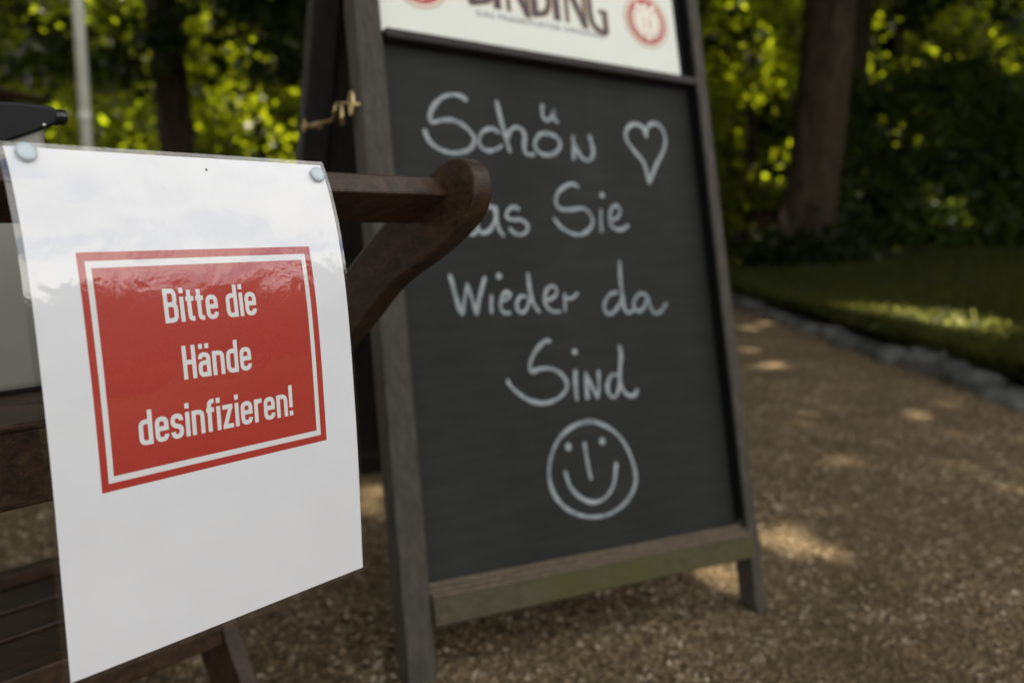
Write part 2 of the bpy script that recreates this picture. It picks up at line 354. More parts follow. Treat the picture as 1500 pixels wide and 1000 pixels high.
# kerb of rough stones
yk = np.arange(-2, 13, .1); kb = []
Vk = []; 
for y in yk: Vk += [(kerb_x(y)-.04, y, -.02), (kerb_x(y)-.03, y, .02), (kerb_x(y)+.05, y, .045), (kerb_x(y)+.05, y, -.02)]
Fk = [(4*i+k, 4*i+4+k, 4*i+4+(k+1) % 4, 4*i+(k+1) % 4) for i in range(len(yk)-1) for k in range(4)]
kerb = part('kerb', Vk, Fk, 'stone'); tag(kerb, 'row of rough grey stones edging the lawn', 'kerb', kind='structure')
y = -1.5
def rough_stone(c, L, wd, h, rz):
    V = []; Fq = []
    for i, sx in enumerate((-1, -.8, .8, 1)):
        for ang in range(8):
            a = ang*math.pi/4+.39; k = .88 if abs(sx) == 1 else 1.0
            q = np.array([math.cos(a)*wd/2*1.12*k, sx*L/2, max(-.75, math.sin(a)*1.12)*h/2*k]) + np.array([random.gauss(0, .010) for _ in range(3)])
            V.append(np.array([c[0]+q[0]*math.cos(rz)-q[1]*math.sin(rz), c[1]+q[0]*math.sin(rz)+q[1]*math.cos(rz), c[2]+q[2]]))
    for i in range(3):
        for k in range(8): Fq.append((i*8+k, i*8+(k+1) % 8, i*8+8+(k+1) % 8, i*8+8+k))
    Fq += [tuple(range(8))[::-1], tuple(range(24, 32))]
    return V, Fq
while y < 12.5:
    L = random.uniform(.16, .38); h = random.uniform(.062, .108); c = (float(kerb_x(y+L/2))+random.gauss(0, .012), y+L/2, h/2-.035)
    V, Fq = rough_stone(c, L*.97, random.uniform(.09, .14), h, random.gauss(0, .10)); part('kerb_stone', V, Fq, 'stone', kerb, True, 0, True); y += L+random.uniform(.01, .05)

# ------------------------------------------------------------------ trees
# sun flecks that reach the ground in the photograph: rays kept free of leaves
FLECK = [(on_ground(*p), r) for p, r in (((1158, 797), .050), ((1184, 804), .040), ((1140, 535), .035), ((1122, 540), .03), ((1190, 605), .025), ((1175, 622), .015), ((1120, 474), .05), ((1098, 482), .045), ((1100, 512), .03),
         ((846, 906), .032), ((886, 912), .026), ((542, 718), .03), ((548, 742), .02), ((1060, 833), .02), ((1352, 606), .03), ((1385, 592), .02))]
FLECK += [(on_ground(px, py, .16), .15) for px, py in ((1272, 450), (1300, 454), (1335, 458), (1370, 462), (1400, 466), (1425, 472))]
FLECK += [(np.array([4.6, 9.35, .75]), .10), (np.array([4.85, 9.35, .62]), .10), (np.array([3.4, 9.3, .55]), .08), (np.array([4.1, 9.35, .45]), .08)]
def at_y(px, py, y): return on_plane(px, py, np.array([0, y, 0]), np.array([0, 1., 0]))
BEAM = [(at_y(px, py, 12.4), r*1.3) for px, py, r in ((350, 75, .30), (385, 105, .34), (420, 130, .34), (330, 110, .22), (430, 60, .20), (425, 165, .20), (300, 150, .13), (232, 45, .15), (226, 66, .16), (240, 112, .20),
        (172, 150, .16), (150, 163, .10), (72, 92, .15), (100, 84, .14), (78, 146, .14), (42, 18, .10), (180, 12, .10), (310, 10, .12), (225, 205, .12), (390, 205, .14), (350, 200, .10))]
BEAM += [(at_y(px, py, 13.2), r) for px, py, r in ((1092, 30, .16), (1108, 62, .20), (1120, 100, .30), (1098, 118, .24), (1130, 150, .20), (1110, 165, .22), (1085, 205, .14), (1125, 208, .16), (1080, 95, .12),
        (1262, 85, .24), (1272, 130, .28), (1290, 150, .20), (1265, 28, .20), (1300, 18, .18), (1312, 60, .14), (1370, 75, .12), (1470, 75, .14), (1412, 112, .16), (1330, 150, .14), (1445, 45, .10))]
FLECK = FLECK + BEAM
def clear_flecks(C):
    keep = np.ones(len(C), bool)
    for P, r in FLECK:
        d = C-P; tt = d@SUN; perp = np.linalg.norm(d-tt[:, None]*SUN, axis=1); keep &= ~((perp < r+.05) & (tt > (.3 if P[1] < 11 else .55)))
    return C[keep]
def leaves(C, size, flat=.5, name='crown', m='leaf_light', parent=None):
    n = len(C); s = size*rng.uniform(.6, 1.3, n)
    nrm = rng.normal(0, 1, (n, 3)); nrm[:, 2] = nrm[:, 2]*(1+2.5*flat); nrm /= np.linalg.norm(nrm, axis=1)[:, None]
    tv = rng.normal(0, 1, (n, 3)); tv -= nrm*(tv*nrm).sum(1)[:, None]; tv /= np.linalg.norm(tv, axis=1)[:, None]; bv = np.cross(nrm, tv)
    V = np.stack([C-tv*s[:, None]*.55, C+bv*s[:, None]*.30-tv*s[:, None]*.05, C+tv*s[:, None]*.6-nrm*s[:, None]*.12, C-bv*s[:, None]*.30-tv*s[:, None]*.05], 1).reshape(-1, 3)
    return part_np(name, V, np.arange(4*n).reshape(-1, 4), m, parent)
def clumps(center, rad, ncl, per, sig, shell=.35):
    d = rng.normal(0, 1, (ncl, 3)); d /= np.linalg.norm(d, axis=1)[:, None]; r = shell+(1-shell)*rng.uniform(0, 1, ncl)**.5
    cc = np.array(center)+d*r[:, None]*np.array(rad)
    return (cc[:, None, :]+rng.normal(0, 1, (ncl, per, 3))*sig*rng.uniform(.6, 1.4, (ncl, 1, 1))*np.array([1, 1, .65])).reshape(-1, 3), cc
def trunk_part(rt, base, top, r0, r1, flare=1.4, limbs=(), bend=.06):
    base = np.array(base, float); top = np.array(top, float); K = 14; pts, rad = [], []
    for k in range(K+1):
        s = k/K; pts.append(base+(top-base)*s+np.array([math.sin(s*5)*bend, math.cos(s*4)*bend-bend, 0])); rad.append((r0+(r1-r0)*s)*(1+(flare-1)*math.exp(-s*14)))
    V, Fq = tube(pts, rad, 20); V = np.array(V); a = np.arctan2(V[:, 1]-base[1], V[:, 0]-base[0])
    V[:, :2] += (np.stack([np.cos(a), np.sin(a)], -1)*(np.sin(a*5+V[:, 2]*.8)*.06*r0)[:, None])
    part('trunk', V, Fq, 'bark', rt, True)
    for L in limbs:
        L = np.array(L, float); mid = (pts[-4]+L)/2+np.array([0, 0, .5]); V, Fq = tube(catmull([pts[-5], mid, L], 6), [r1*.75*(1-k/14) + .02 for k in range(13)], 10); part('limb', V, Fq, 'bark', rt, True)
def tree(name, label, base, top, r0, r1, cl, size, m, limbs=(), group=None, flat=.5, bend=.06, cat='tree', flare=1.4):
    rt = root(name, base, label, cat, group); trunk_part(rt, base, top, r0, r1, flare, limbs, bend)
    C = clear_flecks(np.concatenate([clumps(*c)[0] for c in cl])); C = C[C[:, 2] > lawn_z(C[:, 0], C[:, 1])+.05]
    leaves(C, size, flat, 'crown', m, rt); return rt
wp = leaves(M_leaves, .036, .8, 'ground_cover', 'leaf_sunlit'); tag(wp, 'low leafy weeds added in a sunlit pale colour to brighten the middle of the lawn', 'weeds', kind='stuff')
tb = np.array([2.84, 8.45, float(lawn_z(2.84, 8.45))-.03])
big = tree('broadleaf_tree', 'thick grey-brown trunk standing in ivy on the lawn', tb, tb+np.array([.16, .1, 5.0]), .245, .20,
     [((3.2, 8.6, 6.2), (5.0, 5.2, 2.0), 760, 68, .38, .05), ((1.6, 9.6, 3.3), (1.2, .8, .5), 10, 60, .2), ((6.5, 8.6, 3.0), (2.4, .8, .5), 26, 60, .22), ((5.6, 10.2, 3.6), (2.6, 1.2, .7), 36, 60, .22)], .17, 'leaf_canopy',
     limbs=((6.0, 9.5, 6.2), (.4, 9.6, 6.4), (3.0, 5.5, 6.4), (4.5, 12, 6.4)), flare=1.25)
# ivy round its foot
a = rng.uniform(0, 6.283, 2600); rr = .26+np.abs(rng.normal(0, .22, 2600)); zz = np.abs(rng.normal(0, .22, 2600))*np.clip(1.2-rr, .2, 1)
C = np.stack([tb[0]+np.cos(a)*rr, tb[1]+np.sin(a)*rr*.9, tb[2]+.04+zz], -1)
iv = leaves(C, .085, .2, 'ivy', 'leaf_dark'); tag(iv, 'dark green ivy growing round the foot of the thick trunk', 'ivy')
t2 = np.array([3.78, 10.35, float(lawn_z(3.78, 10.35))-.03])
tree('broadleaf_tree', 'dark slim trunk just behind the thick trunk on the right', t2, t2+np.array([.25, .2, 5.4]), .20, .15,
     [((4.2, 11.2, 6.6), (3.5, 2.8, 1.8), 120, 50, .36, .1)], .17, 'leaf_canopy', limbs=((6, 11.5, 7.4), (2.5, 12, 7.2)))
t3 = np.array([-3.95, 10.3, -.03])
tree('broadleaf_tree', 'dark straight trunk between bright leaves above the white notice', t3, t3+np.array([-.1, .1, 5.2]), .20, .16,
     [((-3.2, 9.2, 6.1), (5.2, 5.0, 2.0), 780, 68, .38, .05), ((-4.6, 9.4, 2.7), (3.4, 1.0, .8), 40, 60, .24)], .17, 'leaf_canopy', limbs=((-6.5, 8.5, 6.0), (-1.2, 8.0, 6.0), (-4, 6.3, 6.4), (-3, 12, 6)))
# leafy understorey in sun behind
US = [(-10.5, 14.5, 2.6, 3.0, 'leftmost bright bushy tree behind the dark wooden hut'), (-7.4, 15.6, 2.4, 3.2, 'bright bushy tree right behind the pale metal pole'),
      (-5.3, 13.2, 1.7, 2.3, 'small bright bush left of the dark straight trunk'), (-3.5, 12.6, 1.6, 2.4, 'glowing yellow-green bush right of the dark straight trunk'),
      (0.3, 15.5, 2.6, 3.0, 'bushy tree mostly hidden behind the chalkboard'), (3.6, 13.4, 1.5, 2.4, 'glowing bush between chalkboard edge and thick trunk'),
      (6.0, 13.8, 1.8, 2.7, 'bright bush above the hedge just right of the trunks'), (8.6, 14.0, 2.3, 2.8, 'bright bushy tree above the right half of the hedge'), (12.4, 13.4, 2.4, 2.8, 'bushy tree above the far right end of the hedge')]
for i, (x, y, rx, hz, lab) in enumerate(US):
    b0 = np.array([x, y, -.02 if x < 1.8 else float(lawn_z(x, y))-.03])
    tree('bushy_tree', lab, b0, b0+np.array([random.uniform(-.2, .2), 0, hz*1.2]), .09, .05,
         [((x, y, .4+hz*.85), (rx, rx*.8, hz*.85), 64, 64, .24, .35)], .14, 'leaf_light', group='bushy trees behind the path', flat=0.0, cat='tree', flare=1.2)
FARL = ['leftmost tall dark tree far behind', 'tall dark tree far behind the dark straight trunk', 'tall dark tree far behind the chalkboard', 'tall dark tree far behind the thick trunk', 'tall dark tree far behind the hedge', 'rightmost tall dark tree far behind the hedge']
for i, (x, y) in enumerate(((-15.5, 20), (-9, 20.8), (-2.5, 20.3), (4.5, 20.8), (11.5, 20), (18, 18.5))):
    b0 = np.array([x, y, -.02 if x < 2 else float(lawn_z(x, y))-.03])
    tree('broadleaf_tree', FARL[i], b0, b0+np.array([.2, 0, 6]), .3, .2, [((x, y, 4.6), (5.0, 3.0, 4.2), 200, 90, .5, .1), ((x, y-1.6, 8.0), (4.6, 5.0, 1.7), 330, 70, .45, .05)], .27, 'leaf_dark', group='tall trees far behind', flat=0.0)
# trees along the lawn to the right of the camera (they mirror in the laminate)
for i, (x, y, lab) in enumerate(((10.5, 5.5, 'tree on the lawn right of the picture, nearest the hedge'), (12.0, .5, 'tree on the lawn to the right of the picture'), (11.0, -4.0, 'tree on the lawn right of the picture, farthest back'))):
    b0 = np.array([x, y, float(lawn_z(x, y))-.03])
    tree('broadleaf_tree', lab, b0, b0+np.array([.1, 0, 1.8]), .14, .09, [((x, y, 2.0), (2.2, 2.6, 1.25), 60, 70, .28, .3)], .2, 'leaf_dark', group='trees on the lawn to the right', flat=0.0)
# unseen trees added on the left and behind to block the low sky
for i, (x, y, lab) in enumerate(((-8.5, 4.0, 'unseen tree added on the left beside the hut to block sky'), (-9.0, -2.5, 'unseen tree added far out on the left to block sky'), (-6.5, .2, 'unseen tree added on the left nearest the trolley to block sky'), (-5.5, -5.0, 'unseen tree added behind and to the left to block sky'))):
    b0 = np.array([x, y, -.02])
    tree('broadleaf_tree', lab, b0, b0+np.array([.1, 0, 4]), .25, .16, [((x, y, 4.2), (3.4, 3.2, 3.4), 110, 70, .45, .3)], .28, 'leaf_dark', group='unseen trees added left and behind to block sky', flat=0.0)
for i, (x, y) in enumerate(((-22, 30), (-13, 31), (-4.5, 31), (4, 31), (13, 31), (22, 30))):
    b0 = np.array([x, y, -.02 if x < 2 else float(lawn_z(x, y))-.03])
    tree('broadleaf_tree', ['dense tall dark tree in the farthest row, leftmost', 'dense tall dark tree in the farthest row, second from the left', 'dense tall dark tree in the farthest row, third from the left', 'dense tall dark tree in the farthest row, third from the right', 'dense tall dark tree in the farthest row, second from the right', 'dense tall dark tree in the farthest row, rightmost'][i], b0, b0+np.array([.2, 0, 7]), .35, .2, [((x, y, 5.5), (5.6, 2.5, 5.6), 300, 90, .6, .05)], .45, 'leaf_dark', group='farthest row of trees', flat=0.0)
t4 = np.array([-5.4, 2.6, -.03])  # out-of-view tree added to keep overhead sky light off the path
tree('broadleaf_tree', 'unseen tree added on the left so that its crown shades the path', t4, t4+np.array([.2, 0, 4.6]), .22, .16,
     [((-1.2, 2.6, 5.6), (4.4, 3.2, 1.5), 330, 60, .38, .05)], .17, 'leaf_canopy', limbs=((-2, 2.2, 5.4), (-.5, 4, 5.6), (-3, 4.5, 5.4)))
# hedge
hr = root('hedge', (8.0, 10.2, .3), 'long dark clipped hedge behind the trunks at the end of the lawn', 'hedge')
n = 34000
hx = rng.uniform(3.3, 15.5, n); u = rng.uniform(0, 1, n); top = 1.92+.22*np.sin(hx*1.7)+.14*np.sin(hx*4.1)+np.abs(rng.normal(0, .16, n))
front = u < .62
hy = np.where(front, 9.45+np.abs(rng.normal(0, .22, n))+.12*np.sin(hx*2.3), rng.uniform(9.4, 11.0, n)); hz_ = np.where(front, .25+(top-.25)*rng.uniform(0, 1, n), top-np.abs(rng.normal(0, .12, n)))
C = clear_flecks(np.stack([hx, hy, hz_], -1)); leaves(C, .115, .1, 'foliage', 'leaf_hedge', hr)
V, Fq = box(np.zeros(3), np.array([1., 0, 0]), np.array([0, 1., 0]), np.array([0, 0, 1.]), (3.5, 15.3), (10.05, 10.8), (.2, 1.45)); part('twig_core', V, Fq, 'leaf_dark', hr)
h2 = root('hedge', (13.0, .5, .3), 'unseen tall dark hedge added on the right to darken the reflection in the laminate', 'hedge')  # out-of-view leaf wall, added so the lower laminate mirrors something dark
n = 16000; hy = rng.uniform(-10, 9.2, n); hx = 12.3+np.abs(rng.normal(0, .3, n)); hz_ = .2+rng.uniform(0, 1, n)**.8*(2.9+.35*np.sin(hy*1.3)+.25*np.sin(hy*3.7))
leaves(np.stack([hx, hy, hz_], -1), .2, .1, 'foliage', 'leaf_dark', h2)
V, Fq = box(np.zeros(3), np.array([1., 0, 0]), np.array([0, 1., 0]), np.array([0, 0, 1.]), (12.7, 13.6), (-9.9, 9.0), (.2, 2.5)); part('twig_core', V, Fq, 'leaf_dark', h2)
# red-brown roofed building glimpsed far behind the hedge
br = root('house', (11, 32, 0), 'red brick house glimpsed through leaves far behind the hedge', 'house')
ex, ey, ez = np.eye(3)
plain('brick_red', (.33, .10, .06), .8, 0, .25, 8); plain('roof_red', (.26, .07, .045), .8, 0, .25, 6); plain('glass_dark', (.02, .025, .03), .1)
V, Fq = box(np.zeros(3), ex, ey, ez, (5, 17), (32, 40), (0, 4.2)); part('wall', V, Fq, 'brick_red', br)
V, Fq = prism([(4.6, 31.5, 4.25), (4.6, 40.5, 4.25), (4.6, 36, 7.5)], ex*12.8); part('roof', V, Fq, 'roof_red', br)
for k in range(4):
    V, Fq = box(np.zeros(3), ex, ey, ez, (6.2+2.8*k, 7.4+2.8*k), (31.94, 31.99), (1.2, 2.8)); wn = part('window', V, Fq, 'print_white', br)
    V, Fq = box(np.zeros(3), ex, ey, ez, (6.3+2.8*k, 7.3+2.8*k), (31.91, 31.935), (1.3, 2.7)); part('pane', V, Fq, 'glass_dark', wn)
# wooden hut at far left
HB = on_plane(70, 142, np.array([0, 9.3, 0]), np.array([0, 1., 0]))
hu = root('wooden_hut', (HB[0]-1.6, 8, 0), 'dark brown wooden hut with low roof at the far left', 'hut')
V, Fq = prism([(HB[0], 6.7, HB[2]-.09), (HB[0], 6.7, HB[2]-.02), (HB[0]-1.7, 6.7, HB[2]+.16), (HB[0]-3.4, 6.7, HB[2]-.02), (HB[0]-3.4, 6.7, HB[2]-.09), (HB[0]-1.7, 6.7, HB[2]+.07)], ey*2.6); part('roof', V, Fq, 'hut_wood', hu, False, .01)
for k in range(14):
    x0 = HB[0]-3.2+k*.2143
    V, Fq = box(np.zeros(3), ex, ey, ez, (x0, x0+.206), (7.0, 7.03), (-.01, HB[2]-.10+.16*(1-abs(x0+.1-(HB[0]-1.7))/1.7))); part('wall_plank', V, Fq, 'hut_wood', hu)
V, Fq = box(np.zeros(3), ex, ey, ez, (HB[0]-3.2, HB[0]-.2), (7.05, 9.1), (-.01, HB[2]-.11)); part('wall', V, Fq, 'hut_wood', hu)
# pole
PB = on_plane(121, 100, np.array([0, 4.1, 0]), ey)
po = root('metal_pole', (PB[0], PB[1], 0), 'slim pale grey metal pole standing behind the white notice', 'pole')
V, Fq = tube([(PB[0], PB[1], -.02), (PB[0], PB[1], 4.6)], .0262, 24); part('shaft', V, Fq, 'pole_paint', po, True)
V, Fq = tube([(PB[0], PB[1], 1.085), (PB[0], PB[1], 1.125)], .0280, 20); part('collar', V, Fq, 'pole_paint', po, True)
V, Fq = tube([(PB[0], PB[1], -.01), (PB[0], PB[1], .012)], .09, 20); part('base_plate', V, Fq, 'pole_paint', po)

# ================================================================== SERVING TROLLEY
H = np.array([math.cos(PSI), math.sin(PSI), 0]); NN = np.array([math.sin(PSI), -math.cos(PSI), 0]); UP = np.array([0, 0, 1.])
S0 = np.array([-.27207015, .46971494, .03662074 + CAMZ]); S0g = np.array([S0[0], S0[1], CAMZ])
def TP(t, b, z): return S0g + H*t - NN*b + UP*z          # along rail, backwards, height relative to the lens
T0, T1 = -.225, .336
trolley = root('serving_trolley', TP((T0+T1)/2, .33, -CAMZ), 'dark brown wooden serving trolley with curved handle arm, carrying the white notice', 'trolley')
E0 = R(28.5)
A0 = np.array([-.0030, .0335]); dn = np.array([math.sin(E0), -math.cos(E0)]); bk = np.array([-math.cos(E0), -math.sin(E0)])
A1 = A0 + dn*.0172; A2 = A1 + bk*.050; A3 = A0 + bk*.050
V, Fq = prism([TP(T0+.001, -a, z) for a, z in (A0, A1, A2, A3)], H*(T1-T0-.0005)); part('handle_rail', V, Fq, 'trolley_wood', trolley, False, .0022)
front = [(.0060, .0485), (.0185, .0475), (.0295, .0415), (.0352, .0290), (.0338, .0120), (.0215, -.0055), (-.0110, -.0295), (-.0670, -.0615), (-.1060, -.0965), (-.1430, -.1290), (-.2100, -.1980), (-.33, -.315), (-.47, -.46), (-.60, -.60), (-.640, -.652)]
back = [(-.700, -.652), (-.645, -.585), (-.515, -.440), (-.375, -.285), (-.250, -.150), (-.1750, -.0900), (-.1275, -.0480), (-.0810, -.0090), (-.0500, .0130), (-.0215, .0330), (-.0080, .0430)]
arm2 = catmull(front[:-1], 5)+[np.array(front[-1]), np.array(back[0])]+catmull(back[1:], 5)
for tt in (T1, T0-.022):
    V, Fq = prism([TP(tt, -a, z) for a, z in arm2], H*.022); part('handle_arm', V, Fq, 'trolley_arm', trolley, False, .0028)
# crossing legs, inside the arms
lf = [(-.560, -.205), (-.480, -.275), (-.355, -.430), (-.319, -.485), (-.280, -.545), (-.215, -.652)]
lb = [(-.285, -.652), (-.345, -.570), (-.390, -.500), (-.425, -.445), (-.540, -.310), (-.615, -.235)]
for tt in (T1-.0235, T0+.0015):
    o_ = catmull(lf, 5)+catmull(lb, 5); V, Fq = prism([TP(tt, -a, z) for a, z in o_], H*.0215); part('crossing_leg', V, Fq, 'trolley_arm', trolley, False, .0028)
# top tray: apron and slats
zt = -.148; bA = .134
def tbox(name, t, b, z, m='trolley_wood', bev=.002):
    V, Fq = box(S0g, H, -NN, UP, t, b, z); return part(name, V, Fq, m, trolley, False, bev)
tbox('apron', (T0+.001, T1-.001), (bA, bA+.020), (zt-.058, zt-.002))
tbox('apron', (T0+.001, T1-.001), (.575, .595), (zt-.058, zt-.002))
tbox('side_rail', (T0+.024, T0+.044), (bA+.0205, .5745), (zt-.058, zt-.021)); tbox('side_rail', (T1-.046, T1-.026), (bA+.0205, .5745), (zt-.058, zt-.021))
nb_ = 7; wdt = (.575-(bA+.0225))/nb_
tbox('tray_edge_slat', (T0+.002, T1-.002), (bA-.004, bA+.019), (zt-.0015, zt+.004))
for k in range(nb_): tbox('tray_slat', (T0+.002, T1-.002), (bA+.0225+k*wdt, bA+.0225+(k+1)*wdt-.004), (zt-.018, zt))
# lower shelf
zs = -.42; TSH = .300
for k in range(3): tbox('shelf_slat', (T0+.026, TSH), (.334+k*.066, .334+k*.066+.055), (zs-.016, zs))
tbox('shelf_rail', (T0+.026, TSH), (.534, .554), (zs-.050, zs+.012)); tbox('shelf_rail', (T0+.026, TSH), (.310, .330), (zs-.050, zs+.002))
tbox('shelf_batten', (T0+.03, T0+.06), (.3305, .5335), (zs-.034, zs-.0165)); tbox('shelf_batten', (TSH-.05, TSH-.02), (.3305, .5335), (zs-.034, zs-.0165))
tbox('stretcher', (T0-.001, T1+.001), (.480, .505), (-.462, -.4365))

# ================================================================== DISINFECTANT DISPENSER ON THE TRAY
bB = .262; rtB = .133
disp = root('pump_dispenser', TP(rtB-.05, bB+.04, zt), 'pale grey dispenser bottle with black pump head on the trolley tray', 'dispenser')
def rrect(t0, t1, b0, b1, r, n=6):
    P = []
    for (ct, cb, a0) in ((t1-r, b0+r, -90), (t1-r, b1-r, 0), (t0+r, b1-r, 90), (t0+r, b0+r, 180)):
        for k in range(n+1): a = R(a0+90*k/n); P.append((ct+r*math.cos(a), cb+r*math.sin(a)))
    return P
prof = [(zt+.0005, -.004), (zt+.004, -.0005), (zt+.010, 0), (.040, 0), (.070, 0), (.0785, -.002), (.081, -.008)]
V = []; ns = 28
for z, ins in prof: V += [TP(t_, b_, z) for t_, b_ in rrect(rtB-.105-ins, rtB+ins, bB-ins, bB+.080+ins, .012)]
Fq = [(i*ns+k, i*ns+(k+1) % ns, (i+1)*ns+(k+1) % ns, (i+1)*ns+k) for i in range(len(prof)-1) for k in range(ns)]+[tuple(range(ns))[::-1], tuple((len(prof)-1)*ns+k for k in range(ns))]
part('bottle', V, Fq, 'bottle_plastic', disp, True, 0, True)
V = [TP(t_, b_, zz) for zz in (zt+.0015, zt+.0045) for t_, b_ in rrect(rtB-.107, rtB+.002, bB-.002, bB+.082, .013)]
part('base_rim', V, [(k, (k+1) % ns, ns+(k+1) % ns, ns+k) for k in range(ns)], 'black_plastic', disp, True, 0, True)
# pump head: black wedge, spout to the right
bh0, bh1 = bB-.006, bB+.050
def hp(px, py): P = on_plane(px, py, TP(0, bh0, 0), NN); d = P-S0g; return (d@H, d[2])
ol = [hp(84.5, 158), hp(86.5, 170), hp(85, 182), hp(60, 192), hp(28, 203), hp(-10, 214)]
zl = hp(0, 149)[1]; tl_ = rtB-.125
ol = ol+[(tl_, .058), (tl_, zl-.012), (tl_+.012, zl-.002)]+[hp(0, 148), hp(30, 149.5), hp(60, 153), hp(80, 156.5)]
V, Fq = prism([TP(t_, bh0, z) for t_, z in ol], -NN*(bh1-bh0)); hd = part('pump_head', V, Fq, 'black_plastic', disp, False, .0028)
c0 = hp(84, 169.5); c1 = hp(111, 170)
V, Fq = tube([TP(c0[0]-.004, (bh0+bh1)/2-.008, c0[1]), TP(c1[0]-.001, (bh0+bh1)/2-.008, c1[1]), TP(c1[0]+.0003, (bh0+bh1)/2-.008, c1[1])], [.0072, .0066, .0058], 20); part('spout', V, Fq, 'nozzle_plastic', hd, True)
sc_ = hp(66, 183.5); V, Fq = tube([TP(sc_[0], bh0-.0008, sc_[1]), TP(sc_[0], bh0+.002, sc_[1])], .0016, 12); part('screw', V, Fq, 'steel', hd, True)
V, Fq = tube([TP(rtB-.0525, bB+.060, .0805), TP(rtB-.0525, bB+.060, .088)], .018, 20); part('collar', V, Fq, 'black_plastic', disp, True)

# ================================================================== LAMINATED NOTICE
A_0, KS, A_B = .46403508, .06106682, .03368249
SS = np.linspace(-.006, .31, 400); ang = A_B+A_0*np.exp(-np.clip(SS, 0, None)/KS)
da = np.concatenate([[0], np.cumsum(np.sin((ang[1:]+ang[:-1])/2)*np.diff(SS))]); dz = np.concatenate([[0], -np.cumsum(np.cos((ang[1:]+ang[:-1])/2)*np.diff(SS))])
da -= np.interp(0, SS, da); dz -= np.interp(0, SS, dz)
def SP(u, s, off=0.0):
    """point on the hanging sheet: u along the top edge, s down the sheet, off = lift"""
    a_, z_, g_ = np.interp(s, SS, da), np.interp(s, SS, dz), np.interp(s, SS, ang)
    a_ = a_ + .0011*math.exp(-max(s, 0)/.045)*(math.sin(u*52+.8)*.6+math.sin(u*118+s*70)*.28+math.sin(s*150+u*30)*.25) + .00035*math.sin(u*21+s*13)*math.sin(s*34+1)   # slight waves and puckers
    return S0 + H*u + NN*(a_+off*math.cos(g_)) + UP*(z_+off*math.sin(g_))
def sheet_patch(u0, u1, s0, s1, off, nu=2, ds=.006):
    ns_ = max(1, int(math.ceil((s1-s0)/ds))); V = [SP(u0+(u1-u0)*i/nu, s0+(s1-s0)*j/ns_, off) for j in range(ns_+1) for i in range(nu+1)]
    Fq = [(j*(nu+1)+i, (j+1)*(nu+1)+i, (j+1)*(nu+1)+i+1, j*(nu+1)+i+1) for j in range(ns_) for i in range(nu)]
    return V, Fq
notice = root('laminated_notice', SP(.105, .297), 'white laminated paper notice with red printed panel, pinned to the trolley rail', 'notice')
pv, pf = sheet_patch(0, .21, 0, .297, 0, 42, .004); pb, pbf = sheet_patch(0, .21, 0, .297, -.00012, 42, .004)
paper = part('paper', *merge((pv, pf), (pb, [f[::-1] for f in pbf])), 'paper', notice, True)
part('red_panel', *sheet_patch(.0258, .1830, .0602, .1956, .00007, 32, .004), 'print_red', paper, True)
O = (.0299, .1783, .0652, .1910); Iq = (.0331, .1750, .0692, .1873); o_ = .00012
fr_ = merge(sheet_patch(O[0], O[1], O[2], Iq[2], o_, 32), sheet_patch(O[0], O[1], Iq[3], O[3], o_, 32), sheet_patch(O[0], Iq[0], Iq[2], Iq[3], o_), sheet_patch(Iq[1], O[1], Iq[2], Iq[3], o_))
part('white_border', *fr_, 'print_white', paper, True)
lam = merge(sheet_patch(-.0036, .2128, -.0030, .3003, .00030, 44, .004)); lb_ = sheet_patch(-.0036, .2128, -.0030, .3003, -.00035, 44, .004)
part('laminate_film', *lam, 'laminate', notice, True)
part('laminate_film', lb_[0], [f[::-1] for f in lb_[1]], 'laminate', notice, True)
